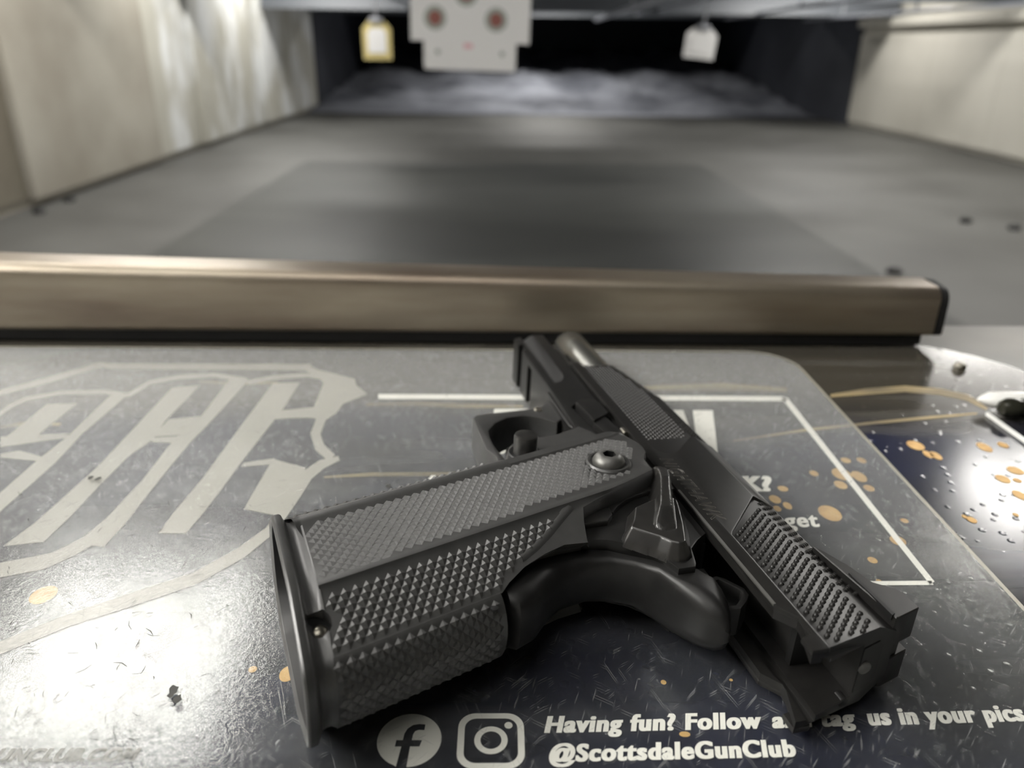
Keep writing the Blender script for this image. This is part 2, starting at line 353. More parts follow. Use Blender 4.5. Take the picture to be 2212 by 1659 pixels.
# overhead target rails
def rail(name, x, y0, y1, z, label, rot=0.0):
    e = empty(name, (x, y0, z)); e.rotation_euler = (0, 0, rot)
    L = y1 - y0
    box('track', -0.03, 0.03, 0, L, 0, 0.04, M['rail'], e, 0.004)
    for t in range(3): box('bracket', -0.012, 0.012, L * (0.2 + 0.3 * t), L * (0.2 + 0.3 * t) + 0.03, 0.04, 0.25, M['rail'], e, 0.002)
    return tag(e, label, 'rail', 'overhead target rails')
rail('target_rail', -0.15, 2.2, 13, 0.78, 'overhead steel rail carrying the large white paper target')
rail('target_rail', -1.30, 5.0, 14, 0.62, 'overhead steel rail carrying the yellow-edged target')
rail('target_rail', 2.25, 5.0, 14, 0.60, 'overhead steel rail carrying the small white target card')
rail('target_rail', 1.30, 4.5, 14, 0.50, 'bare overhead steel rail between the big target and the white card', -0.03)
rail('target_rail', 3.35, 6.0, 14, 0.56, 'bare overhead steel rail over the right side of the range', -0.05)
rail('target_rail', 4.9, 6.5, 13, 0.52, 'bare overhead steel rail closest to the pale right wall', 0.03)
# targets -----------------------------------------------------------
def target_main():
    e = empty('paper_target', (-0.142, 3.9, 0.0)); e.rotation_euler = (0, math.radians(1.3), 0)
    T0 = 0.0012
    def px(name, pts, y, m, th=T0):
        vs = [(a, y, b) for a, b in pts] + [(a, y + th, b) for a, b in pts]; n = len(pts)
        fs = [tuple(range(n)), tuple(range(2 * n - 1, n - 1, -1))] + [(i, (i + 1) % n, n + (i + 1) % n, n + i) for i in range(n)]
        return build(name, vs, fs, m, e, 1.0, 30)
    px('sheet', [(-0.275, 0.145), (-0.215, 0.145), (-0.215, 0.03), (-0.207, 0.024), (0.207, 0.024), (0.215, 0.03), (0.215, 0.145), (0.275, 0.145), (0.275, 0.62), (-0.275, 0.62)], 0, M['paper'])
    for cx, cz in ((-0.162, 0.243), (0.118, 0.243), (-0.02, 0.345)):
        d = px('ring', circ(cx, cz, 0.052, n=28), -0.0012, M['paper_grey']); d2 = px('bullseye', circ(cx, cz, 0.031, n=28), -0.0024, M['paper_red'])
    px('mark', [(-0.03, 0.118), (0.012, 0.118), (0.012, 0.140), (-0.03, 0.140)], -0.0012, M['paper_pink'])
    for cx in (-0.15, 0.15): px('print_dot', circ(cx, 0.10, 0.012, n=14), -0.0012, M['paper_grey'])
    px('clip', [(-0.05, 0.60), (0.05, 0.60), (0.05, 0.70), (-0.05, 0.70)], -0.004, M['rail'], 0.012)
    px('hanger', [(-0.012, 0.68), (0.012, 0.68), (0.012, 0.80), (-0.012, 0.80)], 0.0, M['rail'], 0.012)
    tag(e, 'large white paper target with two dark red bullseyes hanging downrange', 'target')
target_main()
def target_small(x, y, z0, z1, w, edge, face, label, tilt):
    e = empty('target_card', (x, y, (z0 + z1) / 2)); e.rotation_euler = (0, tilt, 0); h = (z1 - z0) / 2
    out = [(-w, -h), (w, -h), (w * 1.02, h * .6), (w * .6, h), (-w * .6, h), (-w * 1.02, h * .6)]
    def lay(name, k, yy, m):
        pts = [(a * k, b * k) for a, b in out]; n = len(pts)
        vs = [(a, yy, b) for a, b in pts] + [(a, yy + .004, b) for a, b in pts]
        build(name, vs, [tuple(range(n)), tuple(range(2 * n - 1, n - 1, -1))] + [(i, (i + 1) % n, n + (i + 1) % n, n + i) for i in range(n)], m, e, 1.0, 30)
    lay('card', 1.0, 0, edge); lay('centre_sheet', 0.66, -0.006, face)
    box('hanger', -0.012, 0.012, -0.006, 0.006, h * .98, h + 0.22, M['rail'], e)
    box('clamp', -0.07, 0.07, -0.02, 0.02, h * .9, h + 0.03, M['rail'], e, 0.004)
    tag(e, label, 'target')
target_small(-1.315, 9.0, -0.03, 0.345, 0.15, M['yellow'], M['paper'], 'small rounded yellow-edged target card hanging left of the large target', math.radians(0))
target_small(2.16, 9.0, 0.02, 0.32, 0.165, M['paper'], M['paper'], 'small plain white target card hanging on the right of the range', math.radians(5))
# debris on floor
for k, (x, y, lab) in enumerate([(-3.27, 5.52, 'dark debris lump at the foot of the left wall, nearer one'), (-3.28, 5.96, 'dark debris lump at the foot of the left wall, farther one'), (3.38, 5.51, 'left one of two dark debris lumps close together on the right floor'), (3.44 + .16, 5.28, 'right one of two dark debris lumps close together on the right floor'), (2.2, 4.12, 'dark debris lump on the floor just beyond the end of the steel bar')]):
    rr = random.Random(k); secs = []
    for d, rd in ((0, .035), (.012, .045), (.028, .035), (.036, .012)):
        secs.append([(0.035 * 0 + a * (1 + rr.uniform(-.2, .2)), b * (1 + rr.uniform(-.2, .2)), d) for a, b, _ in ring((0, 0, d), 'z', rd, 10)])
    o = loft('debris_lump', secs, M['debris'], None, s=1.0); o.location = (x, y, FZ); tag(o, lab, 'debris', 'debris on the range floor')
# lamps ------------------------------------------------------------
def troffer(x0, x1, y0, y1, z, ntube, label, tm='tube'):
    e = empty('ceiling_light', ((x0 + x1) / 2, (y0 + y1) / 2, z)); w = (x1 - x0) / 2; l = (y1 - y0) / 2
    vs, fs = boxv(-w, w, -l, l, 0.035, 0.06); build('tray', vs, fs, M['lamp_body'], e, 1.0, 30)
    for s in (-1, 1): box('tray_side', s * w - 0.008, s * w + 0.008, -l, l, 0.0, 0.06, M['lamp_body'], e); box('tray_end', -w, w, s * l - 0.008, s * l + 0.008, 0.0, 0.06, M['lamp_body'], e)
    for t in range(ntube):
        cx = -w + (t + 0.5) * 2 * w / ntube
        vs2 = [ring((cx, yy, 0.018), 'y', 0.045, 12) for yy in (-l + .02, l - .02)]
        loft('lamp_tube', vs2, M[tm], e, s=1.0)
    if z < CZ - .08: 
        for s in (-1, 1): box('suspension', -0.006, 0.006, s * l * .7 - .006, s * l * .7 + .006, 0.06, CZ - z, M['rail'], e)
    return tag(e, label, 'ceiling light', 'booth ceiling lights')
troffer(-1.46, -0.74, 1.36, 2.12, 1.5, 3, 'three-tube ceiling light above the left of the bench')
troffer(1.92, 2.66, 2.42, 2.86, 1.5, 3, 'short three-tube ceiling light above the right of the bench', 'tube_wide')
troffer(-2.6, -1.4, -0.7, 1.0, 1.5, 4, 'unseen four-tube ceiling light added on the left to brighten the pistol', 'tube_wide')  # out of view, added to light the pistol from the left
troffer(-0.85, 0.15, -0.75, 0.45, 1.5, 3, 'three-tube ceiling light straight above the shooter side of the bench', 'tube_soft')
def arealamp(name, loc, sx, sy, w, rot=(0, 0, 0), col=(1, 0.97, 0.92)):
    L = bpy.data.lights.new(name, 'AREA'); L.shape = 'RECTANGLE'; L.size = sx; L.size_y = sy; L.energy = w; L.color = col
    o = bpy.data.objects.new(name, L); COL.objects.link(o); o.location = loc; o.rotation_euler = rot; return o
for k, (x, y) in enumerate([(-2.2, 5.0), (3.6, 5.0), (-2.2, 8.0), (3.6, 8.0), (-2.4, 11.0), (4.2, 11.0), (1.0, 13.6), (1.0, 17.5)]):  # last lamp is added in the trap to brighten the berm
    arealamp('range_lamp', (x, y, CZ - 0.03), 1.2, 0.5, RANGE_W)

# ================================================================== THE BENCH
bench = empty('shooting_bench', (0, 0, -0.03))
box('counter_top', -0.75, 0.60, -0.25, 0.405, -0.002, 0.0285, M['steel_bench'], bench, 0.003)
for sx in (-0.7, 0.52): box('leg', sx, sx + .05, 0.30, .35, -0.97, -0.002, M['steel_bench'], bench); box('leg', sx, sx + .05, -0.2, -.15, -0.97, -0.002, M['steel_bench'], bench)
tag(bench, 'steel counter of the shooting booth under the printed sheets', 'bench')
def rounded_slab(name, x0, x1, y0, y1, z0, z1, r, m, parent, bev=0.0):
    pts = []
    for cx, cy, a in ((x1 - r, y1 - r, 0), (x0 + r, y1 - r, 90), (x0 + r, y0 + r, 180), (x1 - r, y0 + r, 270)):
        for i in range(9): t = math.radians(a + i * 90 / 8); pts.append((cx + r * math.cos(t), cy + r * math.sin(t)))
    bm = bmesh.new(); a = [bm.verts.new((x, y, z0)) for x, y in pts]; b = [bm.verts.new((x, y, z1)) for x, y in pts]; n = len(pts)
    bm.faces.new(a[::-1]); bm.faces.new(b)
    for i in range(n): bm.faces.new((a[i], a[(i + 1) % n], b[(i + 1) % n], b[i]))
    bmesh.ops.recalc_face_normals(bm, faces=bm.faces)
    return from_bm(name, bm, m, parent, 1.0)
PT = 0.0   # top of the plate = bench datum
bmat = empty('printed_mat', (0, 0, 0))
rounded_slab('sheet', -0.70, 0.262, -0.22, 0.378, -0.00148, -0.0010, 0.075, M['base'], bmat)
def blobs():
    P = []
    L = [(1820, 1020, 20, 13), (1857, 1025, 14, 12), (1817, 1043, 13, 9), (1878, 1050, 11, 7), (1759, 1018, 9, 6), (1828, 990, 10, 6), (1862, 990, 9, 6), (1692, 1051, 11, 6), (1675, 1074, 12, 9), (1702, 1088, 9, 8), (1680, 1094, 8, 6), (1794, 1104, 23, 17), (1941, 1163, 16, 11), (1886, 1205, 10, 7), (1979, 958, 17, 10), (2006, 977, 9, 8), (2023, 980, 10, 9), (2128, 962, 13, 10), (2168, 957, 10, 6), (2168, 1030, 14, 9), (2195, 1012, 16, 9), (2199, 1033, 9, 5), (2205, 1065, 13, 11), (2101, 1118, 9, 7), (2085, 1111, 5, 4), (2196, 1107, 6, 4), (620, 1450, 17, 17), (92, 1280, 27, 20), (545, 1440, 9, 7), (1580, 1463, 4, 3), (1434, 1468, 6, 5), (1480, 1580, 12, 6), (1900, 1250, 6, 4), (1955, 1120, 8, 5)]
    for x, y, rx, ry in L:
        a = bp(x - rx, y); b = bp(x + rx, y); c = bp(x, y - ry); d = bp(x, y + ry)
        P.append(circ((a[0] + b[0]) / 2, (c[1] + d[1]) / 2, (b[0] - a[0]) / 2, (c[1] - d[1]) / 2, 20))
    return P
for bl in blobs(): flat_polys('gold_spot', [bl], -0.00085, M['gold'], bmat)
veins = []
for path, w in [([(1795, 851), (1870, 842), (1956, 836), (2030, 842), (2091, 855), (2133, 879)], 13), ([(1584, 948), (1753, 923), (1880, 910), (2006, 898), (2112, 889)], 6), ([(700, 1026), (800, 1020), (1000, 1019), (1100, 1016)], 8), ([(790, 870), (900, 868), (1000, 872), (1130, 874)], 9), ([(1390, 834), (1560, 832), (1700, 838)], 17), ([(0, 918), (60, 910), (130, 912)], 10), ([(430, 820), (520, 826), (600, 822)], 6)]:
    sp = strip_poly(path, [w * (0.5 if i in (0, len(path) - 1) else 1) for i in range(len(path))]); veins.append(bps(sp))
for vv in veins: flat_polys('gold_vein', [vv], -0.00088, M['goldline'], bmat)
tag(bmat, 'navy counter mat with gold splatter, uncovered to the right of the clear plate', 'mat')

plate = empty('printed_plate', (0, 0, 0))
rounded_slab('clear_sheet', -0.62, 0.1452, -0.10, 0.358, -0.0008, 0.0, 0.022, M['plate'], plate)
edge = [bp(1640, 765), bp(1655, 766), bp(1700, 774)]
ev = [(0.1445, y) for y in (-0.09, 0.05, 0.2, 0.334)] + [(0.1445 - 0.0215 * (1 - math.cos(t * math.pi / 16)), 0.335 + 0.0215 * math.sin(t * math.pi / 16)) for t in range(1, 9)] + [(-0.1, 0.3572), (-0.6, 0.3572)]
flat_polys('sheet_edge', [strip_poly(ev, 0.0013)], 0.00004, mat('acrylic_edge', (0.34, 0.32, 0.26), 0.3), plate)
ZP = -0.00072
# printed frame
for ls in [bps([(817, 848), (1692, 853), (1703, 863), (817, 858)]), bps([(1688, 856), (1702, 856), (2020, 1252), (2010, 1258)]), bps([(1500, 1254), (2013, 1250), (2018, 1259), (1500, 1263)])]: flat_polys('border_line', [ls], ZP, M['white_print'], plate)
M['faint'] = mat('faint_print', (0.16, 0.155, 0.14), 0.55)
def T(name, body, p0, p1, ptop, off=0.026, mm_=None, bold=0.045):
    O = bp(*p0); E_ = bp(*p1); H_ = bp(*ptop); return flat_text(name, body, O, E_, (H_[0] - O[0], H_[1] - O[1]), ZP, mm_ or M['white_print'], plate, off, bold)
T('lettering', 'Having fun? Follow', (1172, 1577), (1651, 1567), (1180, 1541))
T('lettering', 'and tag', (1669, 1567), (1850, 1561), (1668, 1532))
T('lettering', 'us in your pics', (1877, 1561), (2222, 1551), (1868, 1524))
T('lettering', '@ScottsdaleGunClub', (1180, 1640), (1727, 1628), (1186, 1602))
T('lettering', 'K?', (1607, 1056), (1668, 1056), (1605, 1024), 0.03)
T('lettering', 'get', (1697, 1134), (1772, 1133), (1690, 1104), 0.02, None, 0.022)
T('lettering', 'GUNCLUB.COM', (-60, 1640), (290, 1638), (-34, 1611), 0.03, M['faint'])
flat_polys('lettering', [bps([(1497, 883), (1540, 883), (1552, 982), (1509, 982)]), bps([(1440, 883), (1476, 883), (1513, 982), (1497, 982), (1478, 960)]), bps([(1428, 883), (1441, 883), (1453, 982), (1413, 982)])], ZP, M['white_print'], plate)
for ls in [bps([(1068, 880), (1141, 880), (1112, 950), (1088, 976), (1050, 976)]), bps([(932, 1023), (942, 1023), (926, 1040), (916, 1040)]), bps([(952, 1023), (962, 1023), (946, 1040), (936, 1040)])]: flat_polys('letter_stroke', [ls], ZP, M['white_print'], plate)
# round icon with f
cx, cy = 883, 1594
def ic(l): return bps(l)
ca = bp(814, 1595); cb = bp(953, 1595); cc = bp(883, 1538); cd = bp(883, 1651)
fc = ((ca[0] + cb[0]) / 2, (cc[1] + cd[1]) / 2); fr = (cb[0] - ca[0]) / 2
def fpoly():
    # disc with the f cut out, as two halves either side of the letter
    k = fr
    arc = circ(0, 0, 1, n=72, a0=math.radians(-84), a1=math.radians(-84 + 360 - 24) + 0.0)
    f = [(-0.30, -0.98), (-0.22, -0.26), (-0.42, -0.26), (-0.40, -0.02), (-0.20, -0.02), (-0.18, 0.22), (-0.10, 0.42), (0.06, 0.56), (0.26, 0.60), (0.45, 0.58), (0.44, 0.36), (0.26, 0.37), (0.15, 0.32), (0.10, 0.20), (0.08, -0.02), (0.40, -0.02), (0.34, -0.26), (0.05, -0.26), (0.02, -0.99)]
    pts = [(math.cos(math.radians(a)), math.sin(math.radians(a))) for a in range(-88, 252, 5)] + f
    return [(fc[0] + x * k, fc[1] + y * k) for x, y in pts]
flat_polys('round_icon', [fpoly()], ZP, M['white_print'], plate)
# camera icon
ia = bp(988, 1596); ib = bp(1133, 1596); it = bp(1060, 1536.5); iu = bp(1060, 1655); ice = ((ia[0] + ib[0]) / 2, (it[1] + iu[1]) / 2); ih = (ib[0] - ia[0]) / 2
def rr_path(h, r, n=8):
    out = []
    for sx, sy, a in ((1, 1, 0), (-1, 1, 90), (-1, -1, 180), (1, -1, 270)):
        for i in range(n + 1): t = math.radians(a + 90 * i / n); out.append((sx * (h - r) + r * math.cos(t), sy * (h - r) + r * math.sin(t)))
    return out
def ringpoly(outer, inner):
    return outer + [outer[0]] + [inner[0]] + inner[::-1]
def ring_mesh(name, outer, inner):
    n = len(outer); vs = [(ice[0] + x, ice[1] + y, ZP) for x, y in outer + inner]
    fs = [(i, (i + 1) % n, n + (i + 1) % n, n + i) for i in range(n)]
    me = bpy.data.meshes.new(name); me.from_pydata(vs, [], fs); return link(name, me, M['white_print'], plate)
ring_mesh('camera_icon', rr_path(ih, ih * .52), rr_path(ih * .80, ih * .36))
ring_mesh('camera_icon', circ(0, 0, ih * .50, n=40), circ(0, 0, ih * .315, n=40))
flat_polys('camera_icon', [circ(ice[0] + ih * .53, ice[1] + ih * .54, ih * .125, n=18)], ZP, M['white_print'], plate)
# crest
K = 2.6976
def cp(l): return bps([(x / K, 740 + y / K) for x, y in l])
crest = [
 bps(strip_poly([(-60, 866), (0, 845), (110, 816), (217, 784)], [12, 12, 12, 12])), bps(strip_poly([(212, 784), (240, 788), (655, 790), (672, 788)], [10, 12, 13, 10])),
 bps([(660, 784), (686, 795), (766, 815), (769, 828), (793, 848), (741, 869), (727, 888), (704, 904), (680, 902), (690, 870), (705, 830), (690, 815), (660, 797)]),
 bps(strip_poly([(694, 900), (681, 933), (690, 962), (716, 986)], [20, 22, 22, 20])), bps(strip_poly([(732, 986), (695, 999), (664, 1022), (645, 1050), (622, 1085), (585, 1140)], [10, 20, 24, 26, 26, 22])),
 bps(strip_poly([(585, 1140), (520, 1190), (420, 1245), (300, 1285), (138, 1338), (-20, 1402)], [20, 24, 26, 28, 26, 26])),
 cp([(1590, 228), (1748, 225), (1640, 390), (1440, 640), (1300, 830), (1180, 985), (1080, 1100), (920, 1100), (1010, 980), (1180, 780), (1400, 480)]),
 cp([(1000, 255), (1165, 240), (960, 450), (890, 555), (750, 650), (600, 800), (400, 1010), (250, 1150), (15, 1175), (200, 1040), (560, 720)]),
 cp([(1350, 190), (1440, 220), (1200, 480), (1100, 580), (1000, 700), (720, 1050), (600, 1180), (440, 1160), (620, 1010), (820, 800), (1000, 570), (1170, 420)]),
 cp([(270, 350), (450, 345), (215, 535), (-40, 590), (0, 565), (60, 520)]), cp([(640, 300), (745, 295), (480, 520), (320, 690), (-20, 990), (-20, 880), (210, 680), (400, 530)]),
 cp([(-20, 1275), (300, 1215), (470, 1130), (560, 1080), (620, 1120), (430, 1230), (250, 1310), (-20, 1360)]), cp([(1590, 668), (1780, 720), (1700, 880), (1620, 1000), (1420, 960), (1460, 890)]),
 cp([(1600, 390), (1850, 365), (1870, 430), (1700, 432), (1580, 440)]), cp([(0, 540), (400, 520), (390, 545), (0, 600)]),
 cp(strip_poly([(-20, 420), (60, 360), (150, 320), (350, 285), (600, 278), (745, 300)], [26, 26, 26, 22, 22, 26])), cp(strip_poly([(745, 300), (870, 225), (1050, 192), (1250, 182), (1440, 212)], [26, 26, 24, 24, 28])),
 cp(strip_poly([(1440, 225), (1600, 195), (1790, 182), (1920, 200)], [26, 24, 24, 30])), cp([(1900, 195), (2000, 205), (1960, 320), (1880, 440), (1800, 430)]),
 cp([(890, 540), (1060, 530), (1180, 480), (1160, 420), (980, 440)]), cp([(890, 545), (1080, 535), (1060, 580), (980, 575), (880, 570)]), cp([(1420, 690), (1600, 665), (1590, 700), (1400, 715)]), cp([(110, 620), (220, 650), (320, 690), (200, 680), (0, 660), (0, 640)]),
]
flat_polys('crest', crest, ZP - 0.00002, M['crest'], plate)
rs_ = random.Random(11); sc_polys = []
for k in range(170):
    px_ = rs_.uniform(10, 720); py_ = rs_.uniform(1080, 1600) if k < 140 else rs_.uniform(860, 1080)
    if px_ > 600 - (py_ - 1080) * .2 and py_ > 1100: continue
    x, y = bp(px_, py_); a_ = rs_.uniform(0, 3.14); L_ = rs_.choice((0.0006, 0.001, 0.0014, 0.002)); w_ = rs_.uniform(0.00010, 0.00026)
    c, n_ = math.cos(a_), math.sin(a_); bend = rs_.uniform(-.3, .3)
    sc_polys.append(strip_poly([(x - c * L_, y - n_ * L_), (x - n_ * L_ * bend, y + c * L_ * bend), (x + c * L_, y + n_ * L_)], [w_ * .4, w_, w_ * .4]))
for cx_, cy_, q in ((197, 1035, 9), (212, 1037, 8), (376, 1495, 10), (384, 1515, 9), (370, 1505, 6), (838, 1053, 8)):
    x, y = bp(cx_, cy_); r_ = q * 0.00012
    sc_polys.append([(x + r_ * rs_.uniform(.6, 1.3) * math.cos(i * .7), y + r_ * rs_.uniform(.8, 1.6) * math.sin(i * .7)) for i in range(9)])
tag(flat_polys('scuff_marks', sc_polys, 0.00003, mat('dark_scuff', (0.05, 0.05, 0.045), 0.6), plate), kind='stuff')
tag(plate, 'scratched clear acrylic plate printed with white crest, frame and lettering', 'mat')

# steel bar ---------------------------------------------------------
bar = empty('steel_bar', (0, 0.365, 0.0))
def bar_sec(x, h, z0=0.0055, y=0.0, shear=0.0):
    r = 0.0065; d = 0.028; out = []
    for cy, cz, a in ((y + d - r, h - r, 0), (y + r, h - r, 90), (y + r, z0 + 0.003, 180), (y + d - r, z0 + 0.003, 270)):
        rr = r if cz > h / 2 else 0.003
        for i in range(7): t = math.radians(a + 15 * i); out.append((x + shear * (cy + rr * math.cos(t)) , cy + (rr * math.cos(t) if cz > h / 2 else (r if a == 270 else -r) + (0.003 if a == 180 else -0.003) + rr * math.cos(t)), cz + rr * math.sin(t)))
    return out
def hh(x): return 0.0348 - 0.0193 * x
loft('tube', [bar_sec(x, hh(x)) for x in (-0.62, -0.4, -0.25, -0.1, 0.05, 0.15, 0.222)], M['bar'], bar, s=1.0)
loft('end_cap', [bar_sec(0.2225, hh(0.222) - .0005, shear=0.10), bar_sec(0.2262, hh(0.222) - .001, shear=0.12)], M['rubber'], bar, s=1.0)
box('under_strip', -0.62, 0.218, 0.003, 0.025, 0.0, 0.0056, M['rubber'], bar)  # near-black strip filling the gap under the bar
tag(bar, 'worn brownish steel bar with rounded edges lying across the far bench edge', 'bar')
# rivet near bar end
rv = lathe('rivet', (*bp(2073, 792), 0.0), 'z', [(-0.001, .0028), (0.0008, .0028), (0.0018, .002), (0.0022, 0.0006)], M['pin'], None, 20, 1.0)
tag(rv, 'small bright domed rivet beside the right end of the steel bar', 'rivet')
# white strip with dark bolt at right edge
wx, wy = bp(2118, 893)
cl = empty('edge_clip', (wx, wy, 0))
secs = []
for i, (dx, r_) in enumerate([(0, .0004), (.002, .0017), (.006, .0032), (.02, .0034), (.08, .0034)]):
    secs.append([(dx, a[1] * 1.5 + 0.004, 0.0045 + a[2]) for a in ring((0, 0, 0), 'x', r_, 16)])
loft('white_strip', secs, M['clip_white'], cl, s=1.0)
secs = [[(dx, a[1] - 0.0035, 0.0042 + a[2]) for a in ring((0, 0, 0), 'x', r_, 20)] for dx, r_ in [(.0045, .0008), (.0055, .003), (.008, .0042), (.0115, .0042), (.0118, .0036), (.0145, .0036), (.0148, .0042), (.022, .0042), (.08, .0042)]]
loft('dark_barrel', secs, mat('dark_bolt', (.03, .03, .022), .18, 0.3), cl, s=1.0)
e0 = bp(2132, 893); e1 = bp(2260, 985)
flat = strip_poly([(e0[0] - wx, e0[1] - wy), (e1[0] - wx, e1[1] - wy)], 0.0012)
bm = bmesh.new(); a = [bm.verts.new((x, y, -0.0008)) for x, y in flat]; b = [bm.verts.new((x, y, 0.0006)) for x, y in flat]
bm.faces.new(a); bm.faces.new(b[::-1])
for i in range(4): bm.faces.new((a[i], a[(i + 1) % 4], b[(i + 1) % 4], b[i]))
from_bm('trim_edge', bm, M['clip_white'], cl, 1.0)
tag(cl, 'white strip over a dark round bolt at the right edge of the bench', 'clip')

# ================================================================== THE PISTOL
gun = empty('pistol')
gun.matrix_world = Matrix(((-0.21747287, 0.03598046, 0.97540297, 0.07626271), (0.97594587, 0.02371726, 0.21671904, 0.12410615), (-0.01533623, 0.99907102, -0.04027284, 0.01350593), (0, 0, 0, 1)))
tag(gun, 'black semi-automatic pistol with checkered grip and slide locked back, lying on its side', 'pistol')
G = gun
# ---- slide
BORE = 4.5
def xr(z): return 0.0 if z < -7 else (z + 7) * 0.31
def slide_sec(x, bot=-11.2, wide=10.6, zt=9.0, top=16.5, fy=6.8, ceil=-2.0, rear=False):
    h = [(wide, bot), (wide, zt), (fy, top - .6), (fy - 1.0, top), (0, top)]
    outer = h + [(-y, z) for y, z in h[-2::-1]]
    inn = [(-8, bot), (-8, max(-8.6, bot + .2)), (-9.1, max(-8.6, bot + .2)), (-9.1, -6.2), (-7.4, -6.2), (-7.4, ceil)]
    inner = inn + [(-y, z) for y, z in inn[::-1]]
    return [((xr(z) + x if rear else x), y, z) for y, z in outer + inner]
S = [slide_sec(0, rear=True, ceil=5.0), slide_sec(4.3 - 2.5, rear=True, ceil=5.0)]
S = [slide_sec(0, rear=True, ceil=5.0)]
for x, kw in [(8.5, dict(bot=-8.2, ceil=5.0)), (10.5, dict(bot=-8.0, ceil=5.0)), (14.7, dict(ceil=5.0)), (16, dict(ceil=5.0)), (16.2, {}), (58.9, {}), (59.4, dict(wide=11.5, zt=9.0, fy=7.3)), (97.2, dict(wide=11.5, zt=9.0, fy=7.3)), (97.7, {}), (137, {}), (140, dict(top=16.0, zt=8.8)), (155, dict(top=14.6, zt=7.4, wide=10.2, fy=6.2)), (166.5, dict(top=13.2, zt=5.9, wide=9.8, fy=5.6)), (168, dict(top=12.6, zt=5.4, wide=9.4, fy=5.2))]:
    S.append(slide_sec(x, **kw))
slide = loft('slide', S, M['slide'], G)
flat_o = [(168, -11.3), (168, -7.9), (93, -7.9), (90, -7.4), (88, -5.8), (87.2, -3.5), (88.2, -1.2), (97.2, 7.3), (97.6, 9.1), (59.8, 9.1), (59.2, 8.6), (43.6, -6.2), (42.6, -6.8), (0.3, -6.9), (0.0, -7.3), (0.0, -11.3), (4.2, -11.3), (5.0, -8.2), (10.3, -7.9), (14.7, -11.3)]
for s in (1, -1):
    prism('side_flat', flat_o, s * 9.9, s * 11.6, M['slide'], slide, 0.45, 2)
build('edge_highlight', *loft_data([[(x, 11.0, -11.34), (x, 11.66, -10.75), (x, 11.5, -11.36)] for x in (15.2, 40, 66)]), M['screw'], slide, MM, 30)  # bright strip paints the light caught by the slide's lower edge
# serration knobs
def knob_mesh(pts, r, h, n=6):
    vs, fs = [], []
    for (x, y, z), (ax, ay, az), (bx, by, bz), (nx, ny, nz) in pts:
        k = len(vs)
        for rr, hh_ in ((r, -0.05), (r * .62, h * .75)):
            for i in range(n):
                t = 2 * math.pi * i / n; c, s_ = math.cos(t) * rr, math.sin(t) * rr
                vs.append((x + ax * c + bx * s_ + nx * hh_, y + ay * c + by * s_ + ny * hh_, z + az * c + bz * s_ + nz * hh_))
        vs.append((x + nx * h, y + ny * h, z + nz * h))
        for i in range(n):
            j = (i + 1) % n; fs.append((k + i, k + j, k + n + j, k + n + i)); fs.append((k + n + i, k + n + j, k + 2 * n))
    return vs, fs
rear_pad = [(57, 8.3), (43.5, -4.8), (2.0, -5.2), (5.6, 8.3)]
front_pad = [(166.5, -6.6), (92, -6.6), (89.3, -3.5), (96.5, 7.6), (137, 8.0), (165, 4.6)]
EX, EZ, EY = (1, 0, 0), (0, 0, 1), (0, 1, 0)
def pad_points(poly, dx, dz, y, s):
    P = []; zmin = min(p[1] for p in poly); zmax = max(p[1] for p in poly); x0 = min(p[0] for p in poly); x1 = max(p[0] for p in poly)
    j = 0; z = zmin + dz * .4
    while z < zmax:
        x = x0 + (dx / 2 if j % 2 else 0)
        while x < x1:
            if pip((x, z), poly): P.append(((x, s * y, z), EX, EZ, (0, s, 0)))
            x += dx
        z += dz; j += 1
    return P
for s in (1, -1):
    v_, f_ = knob_mesh(pad_points(rear_pad, 2.58, 1.5, 10.55, s), 0.74, 0.72)
    tag(build('rear_serration', v_, f_, M['slide'], slide, MM, 50), kind='stuff')
    P = pad_points(front_pad, 1.9, 1.15, 10.55, s)
    P = [((x, y if x < 140 else s * (10.55 - (x - 140) * .028), z), a, b, c) for (x, y, z), a, b, c in P]
    v_, f_ = knob_mesh(P, 0.74, 0.75, 4)
    tag(build('front_serration', v_, f_, M['slide'], slide, MM, 50), kind='stuff')
    # serration wrapped over the upper facet
    P = []; d = Vector((0, -s * 3.8, 6.9)).normalized(); nn = Vector((0, s * 6.9, 3.8)).normalized()
    for x0_, x1_, st in ((18, 57, 2.58), (98.5, 136, 1.55)):
        x = x0_; 
        while x < x1_:
            for t in (0.5, 2.2, 3.9, 5.6): P.append(((x + (st / 2 if t in (2.2, 5.6) else 0), s * 10.6 + d.y * t, 9 + d.z * t), EX, tuple(d), tuple(nn)))
            x += st
    v_, f_ = knob_mesh(P, 0.75, 0.55, 6); tag(build('top_serration', v_, f_, M['slide'], slide, MM, 50), kind='stuff')
# engraved name, outline letters
vs, fs = text_mesh('NIGHTHAWK', 0.0, True, 0.017)
x0 = min(v[0] for v in vs); x1 = max(v[0] for v in vs)
build('engraving', [(84.4 - (v[0] - x0) / (x1 - x0) * 34.8 - v[1] * 1.2, 11.62 + v[2] * 4, -8.9 + v[1] / CAPH * 4.2) for v in vs], fs, M['engrave'], slide, MM, 0)
